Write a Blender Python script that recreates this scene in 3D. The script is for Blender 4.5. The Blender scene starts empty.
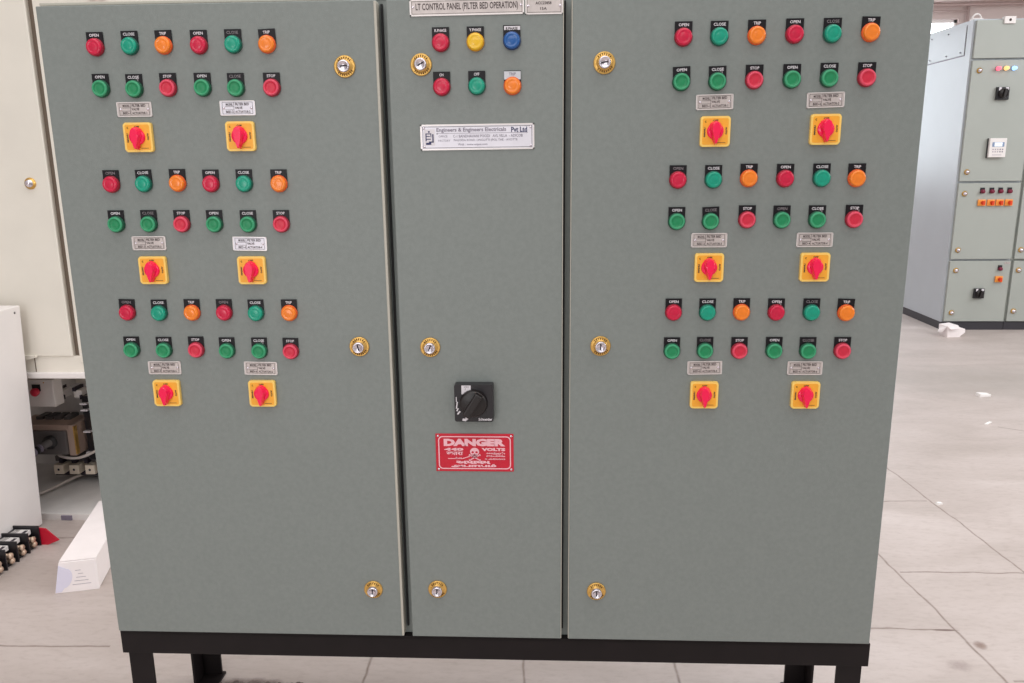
import bpy, bmesh, math, random
from mathutils import Vector, Matrix
random.seed(7)
SC = bpy.context.scene
COL = SC.collection
PI = math.pi
R = math.radians

# ------------------------------------------------------------------ materials
def srgb(r, g, b):
    f = lambda c: (c/255/12.92) if c/255 <= .04045 else ((c/255+.055)/1.055)**2.4
    return (f(r), f(g), f(b), 1)

def mat(name, col, rough=.5, metal=0., noise=0., nscale=40., bump=0., bscale=300., coat=0., emit=None, estr=0., spec=.5):
    m = bpy.data.materials.new(name); m.use_nodes = True
    nt = m.node_tree; N = nt.nodes; L = nt.links
    b = N['Principled BSDF']
    b.inputs['Base Color'].default_value = col
    b.inputs['Roughness'].default_value = rough
    b.inputs['Metallic'].default_value = metal
    b.inputs['Coat Weight'].default_value = coat
    b.inputs['Specular IOR Level'].default_value = spec
    tc = N.new('ShaderNodeTexCoord')
    if noise > 0:
        n = N.new('ShaderNodeTexNoise'); n.inputs['Scale'].default_value = nscale; n.inputs['Detail'].default_value = 4
        L.new(tc.outputs['Object'], n.inputs['Vector'])
        mx = N.new('ShaderNodeMix'); mx.data_type = 'RGBA'; mx.blend_type = 'MULTIPLY'
        mx.inputs[0].default_value = 1.0
        mx.inputs[6].default_value = col
        rp = N.new('ShaderNodeMapRange'); rp.inputs[1].default_value = .3; rp.inputs[2].default_value = .7
        rp.inputs[3].default_value = 1-noise; rp.inputs[4].default_value = 1+noise*.4
        L.new(n.outputs['Fac'], rp.inputs[0]); L.new(rp.outputs[0], mx.inputs[7])
        L.new(mx.outputs[2], b.inputs['Base Color'])
    if bump > 0:
        n2 = N.new('ShaderNodeTexNoise'); n2.inputs['Scale'].default_value = bscale; n2.inputs['Detail'].default_value = 3
        L.new(tc.outputs['Object'], n2.inputs['Vector'])
        bp = N.new('ShaderNodeBump'); bp.inputs['Strength'].default_value = bump; bp.inputs['Distance'].default_value = .001
        L.new(n2.outputs['Fac'], bp.inputs['Height']); L.new(bp.outputs[0], b.inputs['Normal'])
    if emit:
        b.inputs['Emission Color'].default_value = emit; b.inputs['Emission Strength'].default_value = estr
    return m

PAINT = mat('panel_paint', srgb(132,138,135), .42, noise=.06, nscale=140, bump=.35, bscale=650, spec=.4)
PAINTS = mat('panel_body_paint', srgb(132,138,135), .5, noise=.06, nscale=140)
BLACKF = mat('black_frame_paint', srgb(28,22,23), .55, spec=.25, noise=.25, nscale=14)
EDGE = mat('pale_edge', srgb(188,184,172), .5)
GASKET = mat('dark_gasket', srgb(40,40,42), .8)
LEG = mat('legend_black', srgb(20,16,22), .4, spec=.3, noise=.2, nscale=300)
LEGSIL = mat('legend_silver', srgb(205,205,210), .3, metal=.6)
WHITE = mat('letter_white', srgb(225,220,225), .5)
WORN = mat('letter_worn', srgb(150,140,145), .5)
RED_L = mat('lens_red', srgb(208,14,64), .28, coat=.15, noise=.1, nscale=120)
RED_C = mat('lens_red_collar', srgb(150,18,42), .35)
GRN_L = mat('lens_green', srgb(0,156,126), .28, coat=.15, noise=.1, nscale=120)
GRN_C = mat('lens_green_collar', srgb(0,92,74), .35)
ORG_L = mat('lens_orange', srgb(250,132,22), .3, coat=.4, noise=.08, nscale=120)
ORG_C = mat('lens_orange_collar', srgb(226,92,30), .35)
YEL_L = mat('lens_yellow', srgb(240,190,20), .3, coat=.4)
YEL_C = mat('lens_yellow_collar', srgb(214,150,14), .35)
BLU_L = mat('lens_blue', srgb(20,88,160), .25, coat=.4)
BLU_C = mat('lens_blue_collar', srgb(14,52,104), .35)
PGRN = mat('push_green', srgb(22,140,88), .4, noise=.08, nscale=120)
PGRN_R = mat('push_green_rim', srgb(58,158,112), .4)
PGRN_C = mat('push_green_collar', srgb(12,84,58), .45)
PRED = mat('push_red', srgb(215,38,68), .4, noise=.08, nscale=120)
PRED_R = mat('push_red_rim', srgb(225,72,98), .4)
PRED_C = mat('push_red_collar', srgb(150,20,44), .45)
YPLATE = mat('switch_yellow', srgb(250,178,52), .4, noise=.06, nscale=60)
YEDGE = mat('switch_yellow_edge', srgb(255,212,110), .4)
PINKRED = mat('knob_red', srgb(255,0,80), .25, coat=.3)
INK = mat('dark_ink', srgb(60,44,44), .6)
ALU = mat('plate_aluminium', srgb(205,195,192), .38, metal=.25, noise=.12, nscale=70)
ALUB = mat('plate_aluminium_bright', srgb(232,229,238), .35, metal=.15, noise=.08, nscale=30)
ALUE = mat('plate_bright_rim', srgb(235,228,226), .3, metal=.3)
SIGNRED = mat('sign_red', srgb(205,16,48), .4, noise=.08, nscale=60)
SIGNPINK = mat('sign_letters', srgb(246,190,200), .5)
GOLD = mat('gold_plated', srgb(224,178,98), .32, metal=.7, noise=.2, nscale=160)
GOLDD = mat('gold_engraving', srgb(96,60,20), .5, metal=.4)
CHROME = mat('chrome', srgb(225,218,226), .22, metal=.85)
DARK = mat('dark_slot', srgb(40,32,44), .6)
NAVY = mat('navy_ink', srgb(50,52,96), .5)
GREYINK = mat('grey_ink', srgb(128,120,136), .5)
BLACKP = mat('black_plastic', srgb(34,32,36), .32)
BLACKK = mat('black_knob', srgb(26,20,20), .38)
KNOBEDGE = mat('knob_scale', srgb(120,98,90), .5)
CREAM = mat('cream_paint', srgb(233,227,216), .5, noise=.03, nscale=10)
CREAMD = mat('cream_gap', srgb(112,98,86), .8)
WPAINT = mat('white_paint', srgb(236,230,228), .45, noise=.03, nscale=10)
GALV = mat('galvanised_plate', srgb(222,218,216), .5, metal=.0, noise=.1, nscale=12)
GREYD = mat('grey_plastic', srgb(98,93,93), .5)
BROWNP = mat('brown_grey_plastic', srgb(172,148,136), .5)
BEIGE = mat('beige_terminal', srgb(236,222,204), .5)
COPPER = mat('brass_copper', srgb(212,186,164), .4, metal=.4)
BAKERED = mat('red_barrier', srgb(196,22,50), .4)
WIRE = mat('pale_cable', srgb(200,190,184), .5)
CARTON = mat('white_card', srgb(248,240,240), .7, noise=.03, nscale=20)
CARTONB = mat('white_card_flap', srgb(226,222,240), .7)
PRINT = mat('faint_print', srgb(176,166,176), .8)
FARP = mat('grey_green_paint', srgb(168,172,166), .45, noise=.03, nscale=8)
FARS = mat('side_paint_daylit', srgb(186,192,198), .35, noise=.03, nscale=4)  # paler, bluer copy of the cabinet paint; window light put into the colour
PLINTH = mat('plinth_black', srgb(52,50,56), .5)
WALLM = mat('wall_plaster', srgb(222,204,200), .8, noise=.05, nscale=2)
PIPE = mat('pipe_paint', srgb(190,166,162), .6)
PAPER = mat('paper', srgb(240,236,234), .8)
LITR = mat('lamp_lit_red', srgb(230,40,70), .3, emit=srgb(255,120,140), estr=1.5)
LITY = mat('lamp_lit_amber', srgb(240,170,90), .3, emit=srgb(255,205,140), estr=1.2)
LITB = mat('lamp_lit_blue', srgb(120,170,250), .3, emit=srgb(170,210,255), estr=1.4)
MAROON = mat('lamp_maroon', srgb(120,20,52), .4)
ORNG = mat('switch_orange', srgb(246,158,70), .4)
ORRED = mat('switch_red_knob', srgb(220,62,20), .4)
SCREEN = mat('lcd_screen', srgb(235,240,245), .3, emit=srgb(240,245,250), estr=.3)
BLUEG = mat('lcd_bezel', srgb(130,150,180), .5)
WINM = mat('window_daylight', srgb(255,255,255), .5, emit=(.84,.93,1,1), estr=5.0)
DUST = mat('floor_dust', srgb(120,104,100), .9, noise=.4, nscale=40)

# ------------------------------------------------------------------ mesh builder
class MB:
    def __init__(s): s.bm = bmesh.new(); s.mats = []
    def mi(s, m):
        if m not in s.mats: s.mats.append(m)
        return s.mats.index(m)
    def _tag(s, faces, m, smooth=False):
        i = s.mi(m)
        for f in faces: f.material_index = i; f.smooth = smooth
    def box(s, a, b, m, bev=0., seg=2, M=None):
        a = Vector(a); b = Vector(b); c = (a+b)/2; d = b-a
        r = bmesh.ops.create_cube(s.bm, size=1)
        vs = r['verts']
        for v in vs: v.co = Vector((v.co.x*d.x, v.co.y*d.y, v.co.z*d.z)) + c
        fs = list({f for v in vs for f in v.link_faces})
        s._tag(fs, m)
        if bev > 0:
            es = list({e for v in vs for e in v.link_edges})
            rr = bmesh.ops.bevel(s.bm, geom=es, offset=bev, segments=seg, profile=.6, affect='EDGES')
            s._tag(rr['faces'], m)
            vs = list({v for f in rr['faces'] for v in f.verts} | {v for v in vs if v.is_valid})
        if M is not None:
            for v in vs: v.co = M @ v.co
        return s
    def quad(s, pts, m):
        f = s.bm.faces.new([s.bm.verts.new(p) for p in pts]); s._tag([f], m); return s
    def prism(s, pts, d, m, bev=0., mfront=None, pts2=None):
        """outline pts (x,z) counter-clockwise seen from the front (-Y); extruded from y=d[0] (front) to y=d[1] (back)"""
        pts2 = pts2 or pts
        f = [s.bm.verts.new((x, d[0], z)) for x, z in pts]
        k = [s.bm.verts.new((x, d[1], z)) for x, z in pts2]
        n = len(pts); fs = []
        ff = s.bm.faces.new(f); s._tag([ff], mfront or m)
        fs.append(s.bm.faces.new(k[::-1]))
        for i in range(n): fs.append(s.bm.faces.new((f[i], k[i], k[(i+1) % n], f[(i+1) % n])))
        s._tag(fs, m)
        if bev > 0:
            es = list(ff.edges)
            rr = bmesh.ops.bevel(s.bm, geom=es, offset=bev, segments=2, profile=.6, affect='EDGES')
            s._tag(rr['faces'], m)
        return s
    def lathe(s, prof, n=32, c=(0, 0), m=None, axis='y', o=(0, 0, 0), k=1.):
        """prof: list of (r, d, material) ; d = distance toward -Y in front of o"""
        rings = []
        o = Vector(o)
        for p in prof:
            r, d = p[0]*k, p[1]
            if r < 1e-6: rings.append([s.bm.verts.new(s._ax(0, d, 0, axis)+o)])
            else: rings.append([s.bm.verts.new(s._ax(r*math.cos(2*PI*k/n)+c[0], d, r*math.sin(2*PI*k/n)+c[1], axis)+o) for k in range(n)])
        for i in range(len(rings)-1):
            a, b = rings[i], rings[i+1]; mm = prof[i+1][2] if len(prof[i+1]) > 2 else m
            for k in range(n):
                k2 = (k+1) % n
                if len(a) == 1 and len(b) == 1: continue
                if len(a) == 1: f = s.bm.faces.new((a[0], b[k], b[k2]))
                elif len(b) == 1: f = s.bm.faces.new((a[k], b[0], a[k2]))
                else: f = s.bm.faces.new((a[k], b[k], b[k2], a[k2]))
                s._tag([f], mm, True)
        return s
    def _ax(s, a, d, b, axis):
        if axis == 'y': return Vector((a, -d, b))
        if axis == 'z': return Vector((a, b, d))
        return Vector((d, a, b))
    def tube(s, pts, r, m, n=8):
        pts = [Vector(p) for p in pts]; rings = []
        for i, p in enumerate(pts):
            t = (pts[min(i+1, len(pts)-1)] - pts[max(i-1, 0)]).normalized()
            up = Vector((0, 0, 1)) if abs(t.z) < .9 else Vector((0, 1, 0))
            u = t.cross(up).normalized(); v = t.cross(u).normalized()
            rings.append([s.bm.verts.new(p + r*(math.cos(2*PI*k/n)*u + math.sin(2*PI*k/n)*v)) for k in range(n)])
        fs = []
        for a, b in zip(rings, rings[1:]):
            for k in range(n): fs.append(s.bm.faces.new((a[k], a[(k+1) % n], b[(k+1) % n], b[k])))
        fs.append(s.bm.faces.new(rings[0][::-1])); fs.append(s.bm.faces.new(rings[-1]))
        s._tag(fs, m, True); return s
    def text(s, t, cx, cz, h, m, y=-.0004, wmax=None, wfix=None, rot=0., bold=0.):
        """letters centred on (cx, cz) in the XZ plane, cap height h, facing -Y"""
        key = (t, bold)
        if key not in TXT:
            cu = bpy.data.curves.new('t', 'FONT'); cu.body = t; cu.size = 1; cu.resolution_u = 2
            cu.offset = bold; cu.fill_mode = 'FRONT'
            ob = bpy.data.objects.new('t', cu); COL.objects.link(ob)
            dg = bpy.context.evaluated_depsgraph_get(); dg.update()
            me = bpy.data.meshes.new_from_object(ob.evaluated_get(dg))
            vs = [(v.co.x, v.co.y) for v in me.vertices]; fs = [tuple(p.vertices) for p in me.polygons]
            bpy.data.objects.remove(ob); bpy.data.curves.remove(cu); bpy.data.meshes.remove(me)
            TXT[key] = (vs, fs)
        vs, fs = TXT[key]
        if not vs: return s
        x0 = min(v[0] for v in vs); x1 = max(v[0] for v in vs); y0 = min(v[1] for v in vs); y1 = max(v[1] for v in vs)
        sz = h/(y1-y0); sx = sz
        if wfix: sx = wfix/(x1-x0)
        elif wmax and (x1-x0)*sx > wmax: sx = wmax/(x1-x0)
        ca, sa = math.cos(rot), math.sin(rot)
        nv = []
        for v in vs:
            a = (v[0]-(x0+x1)/2)*sx; b = (v[1]-(y0+y1)/2)*sz
            nv.append(s.bm.verts.new((cx+a*ca-b*sa, y, cz+a*sa+b*ca)))
        i = s.mi(m)
        for f in fs:
            try: ff = s.bm.faces.new([nv[k] for k in f]); ff.material_index = i
            except ValueError: pass
        return s
    def mesh(s, name):
        me = bpy.data.meshes.new(name); s.bm.normal_update(); s.bm.to_mesh(me); s.bm.free()
        for m in s.mats: me.materials.append(m)
        return me
TXT = {}

def put(name, me, parent=None, loc=(0, 0, 0), rot=0., label=None, ry=0.):
    o = bpy.data.objects.new(name, me); COL.objects.link(o)
    o.location = loc; o.rotation_euler = (0, ry, rot)
    if parent is not None: o.parent = parent
    if label: o['label'] = label
    return o
def obj(name, mb, parent=None, loc=(0, 0, 0), rot=0., label=None, ry=0.):
    return put(name, mb.mesh(name), parent, loc, rot, label, ry)
def tag(o, label, cat, group=None):
    o['label'] = label; o['category'] = cat
    if group: o['group'] = group
    return o
def thing(name, label, cat, loc=(0, 0, 0), rot=0., group=None):
    o = bpy.data.objects.new(name, None); COL.objects.link(o)
    o.location = loc; o.rotation_euler = (0, 0, rot); o.empty_display_size = .1
    return tag(o, label, cat, group)
def struct(o): o['kind'] = 'structure'; return o
def rrect(x0, z0, x1, z1, r, n=5):
    p = []
    for cx, cz, a0 in ((x1-r, z1-r, 0), (x0+r, z1-r, 90), (x0+r, z0+r, 180), (x1-r, z0+r, 270)):
        for k in range(n+1):
            a = R(a0+90*k/n); p.append((cx+r*math.cos(a), cz+r*math.sin(a)))
    return p[::-1] if False else p

# ------------------------------------------------------------------ camera
cam = bpy.data.cameras.new('camera'); co = bpy.data.objects.new('camera', cam); COL.objects.link(co)
yaw, pitch, roll = 0.0471, 0.2229, 0.0102
cy, sy, cp, sp, cr, sr = math.cos(yaw), math.sin(yaw), math.cos(pitch), math.sin(pitch), math.cos(roll), math.sin(roll)
Rz = Matrix(((cy, -sy, 0), (sy, cy, 0), (0, 0, 1))); Rx = Matrix(((1, 0, 0), (0, cp, sp), (0, -sp, cp))); Ry = Matrix(((cr, 0, sr), (0, 1, 0), (-sr, 0, cr)))
Mc = Rz @ Rx @ Ry
ri, fw, up = Mc.col[0], Mc.col[1], Mc.col[2]
Mw = Matrix(((ri.x, up.x, -fw.x, 0), (ri.y, up.y, -fw.y, 0), (ri.z, up.z, -fw.z, 1.23), (0, 0, 0, 1)))
co.matrix_world = Mw
cam.sensor_width = 36; cam.lens = 791.57/1024*36; cam.clip_start = .02; cam.clip_end = 100
SC.camera = co

# ------------------------------------------------------------------ THE CONTROL PANEL
YD = 1.38            # front plane of the doors
root = thing('control_panel', 'grey-green three-door electrical control panel on black angle-iron legs, covered in coloured lamps and buttons', 'control panel', (-.122, 1.54, 0))
ORG = Vector((-.122, 1.54, 0))
def L3(x, y, z): return (x-ORG.x, y-ORG.y, z-ORG.z)

b = MB()   # shell, hollow-looking: front ring and sides
b.box((-.859, 1.409, .312), (.615, 1.70, 1.4980), PAINTS, .002)
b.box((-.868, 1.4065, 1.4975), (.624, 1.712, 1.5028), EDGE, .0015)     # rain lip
b.box((-.2810, 1.404, .33), (-.2775, 1.4095, 1.49), GASKET)
b.box((.0262, 1.404, .33), (.0290, 1.4095, 1.49), GASKET)
for v in b.bm.verts: v.co -= ORG
obj('cabinet_body', b, root)

def door(x0, x1, name='door'):
    b = MB()
    b.box((x0, YD, .3222), (x1, YD+.0255, 1.4925), PAINT, .0022, 3)
    for v in b.bm.verts: v.co -= ORG
    return obj(name, b, root)
d1 = door(-.859, -.2835); d2 = door(-.2668, .0248); d3 = door(.0383, .6148)
def door_highlight(d, x0, x1):  # pale strip puts the bright door-edge highlight into the colour
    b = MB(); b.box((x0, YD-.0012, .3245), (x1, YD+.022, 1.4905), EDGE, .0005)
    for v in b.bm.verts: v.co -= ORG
    obj('edge_highlight', b, d, label='pale worn edge strip')
door_highlight(d1, -.2872, -.2830); door_highlight(d2, .0238, .0251); door_highlight(d3, .0380, .0393)

b = MB()
b.box((-.8662, 1.396, .2625), (.6238, 1.404, .3115), BLACKF, .001)     # front angle, upright flange
b.box((-.8662, 1.396, .3045), (.6238, 1.445, .3119), BLACKF, .001)
b.box((-.8662, 1.652, .2625), (.6238, 1.66+.04, .268), BLACKF)
b.box((-.8662, 1.694, .2625), (.6238, 1.70, .3115), BLACKF)
b.box((-.8662, 1.397, .2625), (-.8602, 1.70, .3115), BLACKF)
b.box((.6178, 1.397, .2625), (.6238, 1.70, .3115), BLACKF)
b.box((.30, 1.3952, .2700), (.302, 1.3962, .2704), BLACKF)
for v in b.bm.verts: v.co -= ORG
obj('base_frame', b, root)
def leg(x, sx, front):
    b = MB()
    if front:
        b.box((0, 1.4045, 0), (sx*.048, 1.4095, .3), BLACKF)
        b.box((0, 1.4096, 0), (sx*.005, 1.4525, .3), BLACKF)
    else:
        b.box((0, 1.688, 0), (sx*.050, 1.6935, .3), BLACKF)
        b.box((0, 1.642, 0), (sx*.005, 1.6879, .3), BLACKF)
        b.box((0, 1.64, 0), (sx*.055, 1.70, .006), BLACKF)
    for v in b.bm.verts: v.co += Vector((x, 0, 0)) - ORG
    bmesh.ops.recalc_face_normals(b.bm, faces=b.bm.faces)
    obj('leg', b, root)
leg(-.8590, 1, True); leg(.6150, -1, True); leg(-.8535, 1, False); leg(.6118, -1, False)

# ---- parts of the panel: legends, lamps, buttons
LEGC = {}
def legend_mesh(text, style='black'):
    k = (text, style)
    if k in LEGC: return LEGC[k]
    b = MB(); w = .0141; h = .0355
    m = LEG
    pts = [(-w, 0), (-w, -h+.012), (-w*.8, -h+.004), (-w*.4, -h), (w*.4, -h), (w*.8, -h+.004), (w, -h+.012), (w, 0)]
    b.prism(pts, (-.0022, 0), m)
    tm = WHITE
    bold = .02
    if style == 'worn': tm = WORN; bold = .0
    if style == 'taped':
        b.box((-.0125, -.0026, -.0075), (.0138, -.0022, -.0015), WHITE); tm = INK
    if style == 'silver':
        b.box((-.0138, -.0026, -.014), (.0138, -.0022, -.001), LEGSIL); tm = GREYINK
    if style == 'scratched':
        b.box((.004, -.0025, -.0085), (.0055, -.0023, -.0065), WHITE)
        b.box((.0065, -.0025, -.0125), (.008, -.0023, -.008), WORN)
    wid = {'OPEN': .0165, 'CLOSE': .0195, 'TRIP': .0115, 'STOP': .0145, 'ON': .007, 'OFF': .009}.get(text, .0195)
    b.text(text, 0, -.0053, .0046, tm, y=-.0028, wfix=wid, bold=bold)
    LEGC[k] = b.mesh('legend_plate'); return LEGC[k]

def collar_mesh(mc, name):
    b = MB()
    b.lathe([(.0150, 0, mc), (.0154, .0015, mc), (.0152, .0045, mc), (.0142, .0058, mc), (.009, .0058, mc)], m=mc, k=.965)
    return b.mesh(name)
def lens_mesh(m, mc):
    b = MB()
    b.lathe([(.0142, .0040, mc), (.0140, .0066, mc), (.0137, .0086, m), (.0128, .0100, m), (.0112, .0106, m), (.0094, .0106, m), (.0088, .0103, m), (.0065, .0107, m), (.0035, .0109, m), (0, .0110, m)], k=.95)
    return b.mesh('lens')
def cap_mesh(m, mr, mc):
    b = MB()
    b.lathe([(.0142, .0035, mc), (.0140, .0074, mc), (.0136, .0092, mr), (.0124, .0104, mr), (.0104, .0102, mr), (.0092, .0086, m), (.0080, .0080, m), (.0045, .0084, m), (0, .0086, m)], k=.95)
    return b.mesh('button_cap')
LAMP = {'red': (collar_mesh(RED_C, 'indicator_lamp'), lens_mesh(RED_L, RED_C)), 'green': (collar_mesh(GRN_C, 'indicator_lamp'), lens_mesh(GRN_L, GRN_C)),
        'orange': (collar_mesh(ORG_C, 'indicator_lamp'), lens_mesh(ORG_L, ORG_C)), 'yellow': (collar_mesh(YEL_C, 'indicator_lamp'), lens_mesh(YEL_L, YEL_C)),
        'blue': (collar_mesh(BLU_C, 'indicator_lamp'), lens_mesh(BLU_L, BLU_C))}
PUSH = {'green': (collar_mesh(PGRN_C, 'push_button'), cap_mesh(PGRN, PGRN_R, PGRN_C)), 'red': (collar_mesh(PRED_C, 'push_button'), cap_mesh(PRED, PRED_R, PRED_C))}

def device(kind, colour, text, x, z, tilt=0., style='black'):
    me = (LAMP if kind == 'indicator_lamp' else PUSH)[colour]
    what = 'indicator lamp' if kind == 'indicator_lamp' else 'push button'
    o = put(kind, me[0], root, L3(x, YD-.0005, z-.0243), label='%s %s under a legend reading %s' % (colour, what, text))
    put('lens' if kind == 'indicator_lamp' else 'button_cap', me[1], o)
    lg = put('legend_plate', legend_mesh(text, style), o, (0, 0, .0243), ry=-tilt)
    return o

LEFT = [
 [(-0.7622,1.4498),(-0.7025,1.4507),(-0.6445,1.4509),(-0.5842,1.4502),(-0.5259,1.4505),(-0.4686,1.4499)],
 [(-0.7608,1.383),(-0.7028,1.3818),(-0.644,1.3826),(-0.5845,1.3822),(-0.5274,1.381),(-0.4658,1.3807)],
 [(-0.7627,1.2233),(-0.7048,1.2236),(-0.6445,1.2241),(-0.5856,1.2226),(-0.5268,1.2224),(-0.4657,1.2218)],
 [(-0.7622,1.154),(-0.7033,1.1541),(-0.6441,1.1537),(-0.5857,1.1532),(-0.5256,1.1526),(-0.4668,1.1524)],
 [(-0.7613,0.9955),(-0.7025,0.9945),(-0.6419,0.9952),(-0.5829,0.9951),(-0.525,0.9941),(-0.4643,0.9943)],
 [(-0.7613,0.9263),(-0.701,0.9257),(-0.6411,0.9263),(-0.5841,0.9248),(-0.5243,0.9244),(-0.4666,0.9236)]]
RIGHT = [
 [(0.2193,1.4497),(0.277,1.4496),(0.3369,1.4503),(0.3973,1.4512),(0.4572,1.451),(0.5179,1.452)],
 [(0.2183,1.3801),(0.277,1.3801),(0.3369,1.3813),(0.3975,1.3814),(0.4573,1.3824),(0.5174,1.3824)],
 [(0.2186,1.222),(0.2779,1.2218),(0.3368,1.2235),(0.3972,1.2226),(0.4573,1.2226),(0.5152,1.2221)],
 [(0.219,1.1524),(0.2761,1.1523),(0.3376,1.1545),(0.3959,1.1537),(0.4549,1.1536),(0.5163,1.154)],
 [(0.2192,0.9943),(0.278,0.9942),(0.3369,0.9946),(0.3967,0.9941),(0.4571,0.9939),(0.5163,0.9933)],
 [(0.2187,0.9247),(0.2767,0.9254),(0.3367,0.9251),(0.3971,0.9254),(0.4557,0.9251),(0.5153,0.9254)]]
TILTS = {('L',0,5): 2.2, ('R',1,0): 2.5, ('R',1,1): 1.5, ('R',0,5): -1.5, ('L',4,0): -2, ('R',3,1): 2.5, ('L',2,1): 1.5, ('L',0,2): 1, ('R',3,0): 0, ('R',4,5): -1.5, ('L',5,5): -1}
STY = {('L',1,1): 'scratched', ('L',0,4): 'worn', ('L',1,4): 'worn', ('L',2,0): 'worn', ('L',4,0): 'worn', ('L',3,1): 'worn', ('R',0,4): 'worn', ('R',1,1): 'scratched', ('R',3,1): 'worn',
       ('R',3,4): 'scratched', ('R',3,3): 'worn', ('R',3,5): 'scratched', ('R',4,3): 'scratched', ('R',4,4): 'worn', ('R',5,4): 'worn', ('R',5,1): 'worn', ('L',5,4): 'scratched', ('L',4,3): 'worn', ('R',2,0): 'worn'}
for side, grid in (('L', LEFT), ('R', RIGHT)):
    for r in range(6):
        for c in range(6):
            x, z = grid[r][c]
            if r % 2 == 0:
                kind, (col, t) = 'indicator_lamp', (('red', 'OPEN'), ('green', 'CLOSE'), ('orange', 'TRIP'))[c % 3]
            else:
                kind, (col, t) = 'push_button', (('green', 'OPEN'), ('green', 'CLOSE'), ('red', 'STOP'))[c % 3]
            device(kind, col, t, x, z, R(TILTS.get((side, r, c), 0)), STY.get((side, r, c), 'black'))
for (x, z), col, t, st in zip([(-.1777,1.4476),(-.1202,1.4478),(-.0601,1.4488),(-.178,1.3779),(-.1192,1.3783),(-.0598,1.3778)],
        ('red', 'yellow', 'blue', 'red', 'green', 'orange'), ('R.PHASE', 'Y.PHASE', 'B.PHASE', 'ON', 'OFF', 'TRIP'), ('black', 'black', 'taped', 'black', 'black', 'silver')):
    device('indicator_lamp', col, t, x, z, 0, st)

# selector switches
b = MB()
b.prism(rrect(-.0246, -.0246, .0246, .0246, .0045), (-.0068, 0), YEDGE, bev=.0022, mfront=YEDGE)
b.prism(rrect(-.0212, -.0212, .0212, .0212, .003), (-.0071, -.0064), YPLATE)
b.text('OFF', .0, .0178, .0026, INK, y=-.0073, wfix=.009, bold=.04)
b.text('MANU', -.0178, -.001, .0030, INK, y=-.0073, rot=R(90), wfix=.015, bold=.06)
b.text('AUTO', .0178, .001, .0030, INK, y=-.0073, rot=R(-90), wfix=.012, bold=.06)
b.text('c', -.0165, .0158, .0034, GOLDD, y=-.0073, bold=.02)
b.box((.004, -.0073, -.0186), (.0172, -.0069, -.0178), INK)
SELP = b.mesh('selector_switch')
b = MB()
b.lathe([(.0136, .0068, PINKRED), (.0134, .0105, PINKRED), (.0125, .0115, PINKRED), (0, .0115, PINKRED)])
def leaf(k, zt, zb, n=10):
    pr = []
    for i in range(n+1):                              # right side going up then left side going down
        t = i/n; z = zb+(zt-zb)*t
        u = (min(1, t/.62)**.95 if t < .62 else math.sqrt(max(0, 1-((t-.62)/.38)**2)))
        pr.append((k*u+.0012, z))
    return pr + [(-x, z) for x, z in pr[::-1]]
b.prism(leaf(.0056, .0150, -.0200), (-.0205, -.0090), PINKRED, pts2=leaf(.0104, .0170, -.0215), bev=.0012)
b.box((.0045, -.0172, -.0015), (.0072, -.0160, .0022), DARK)
SELK = b.mesh('knob')
SEL = [(-0.7049,1.2778),(-0.5264,1.2776),(-0.7049,1.0482),(-0.5261,1.0474),(-0.7044,0.8202),(-0.5255,0.82),(0.2779,1.2762),(0.458,1.2775),(0.278,1.0489),(0.4575,1.049),(0.2795,0.82),(0.4577,0.8204)]
for x, z in SEL:
    o = put('selector_switch', SELP, root, L3(x+(.0008 if x < 0 else -.0010), YD-.0003, z), label='square yellow selector switch with a red knob')
    put('knob', SELK, o, (-.0005, 0, .0005), label='pinkish-red pointed knob')

# rivets
b = MB(); b.lathe([(.0022, 0, CHROME), (.002, .0009, CHROME), (.0012, .0014, CHROME), (0, .0015, CHROME)], n=12)
RIV = b.mesh('rivet')
# small valve plates
def small_plate(n, bright=False):
    b = MB(); w, h = .0305, .0122
    b.box((-w, -.0010, -h), (w, 0, h), ALUB if bright else ALU, .0003, 1)
    for a, c in (((-w, -h), (w, -h+.0012)), ((-w, h-.0012), (w, h)), ((-w, -h), (-w+.0012, h)), ((w-.0012, -h), (w, h))):
        b.box((a[0], -.0013, a[1]), (c[0], -.0010, c[1]), ALUE)
    y = -.0012
    for a, c in (((-.0262, -.0098), (.0262, -.0093)), ((-.0262, .0093), (.0262, .0098)), ((-.0262, -.0098), (-.0257, .0098)), ((.0257, -.0098), (.0262, .0098)), ((-.0065, -.0093), (-.0060, .0093)), ((-.0215, .0022), (-.0062, .0027)), ((-.0215, -.003), (-.0062, -.0025))):
        b.box((a[0], -.00125, a[1]), (c[0], -.0010, c[1]), INK)
    b.text('MODEL', -.0138, .0058, .0040, INK, y=-.0013, wfix=.012, bold=.02)
    b.text('BED-%d' % n, -.0138, -.0062, .0038, INK, y=-.0013, wfix=.013, bold=.02)
    b.text('FILTER BED', .0082, .0062, .0042, INK, y=-.0013, wfix=.024, bold=.02)
    b.text('VALVE', .002, .0002, .0040, INK, y=-.0013, wfix=.013, bold=.02)
    b.text('ACTUATOR-%d' % n, .0088, -.0062, .0040, INK, y=-.0013, wfix=.026, bold=.02)
    return b.mesh('name_plate')
NP = [(-0.708,1.3244,0),(-0.5283,1.3244,0),(-0.7084,1.096,0),(-0.5267,1.094,-1),(-0.7049,0.8675,0),(-0.5254,0.8668,-1),(0.2748,1.3237,1),(0.4554,1.3246,1.2),(0.2759,1.0957,0),(0.4544,1.0954,0),(0.2782,0.8692,1),(0.4539,0.8689,0)]
for i, (x, z, t) in enumerate(NP):
    o = put('name_plate', small_plate(i % 6+1, i in (1, 3)), root, L3(x, YD-.0002, z), ry=-R(t), label='small aluminium name plate engraved with dark lettering')
    for sx in (-1, 1): put('rivet', RIV, o, (sx*.0238, -.001, 0))

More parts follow.
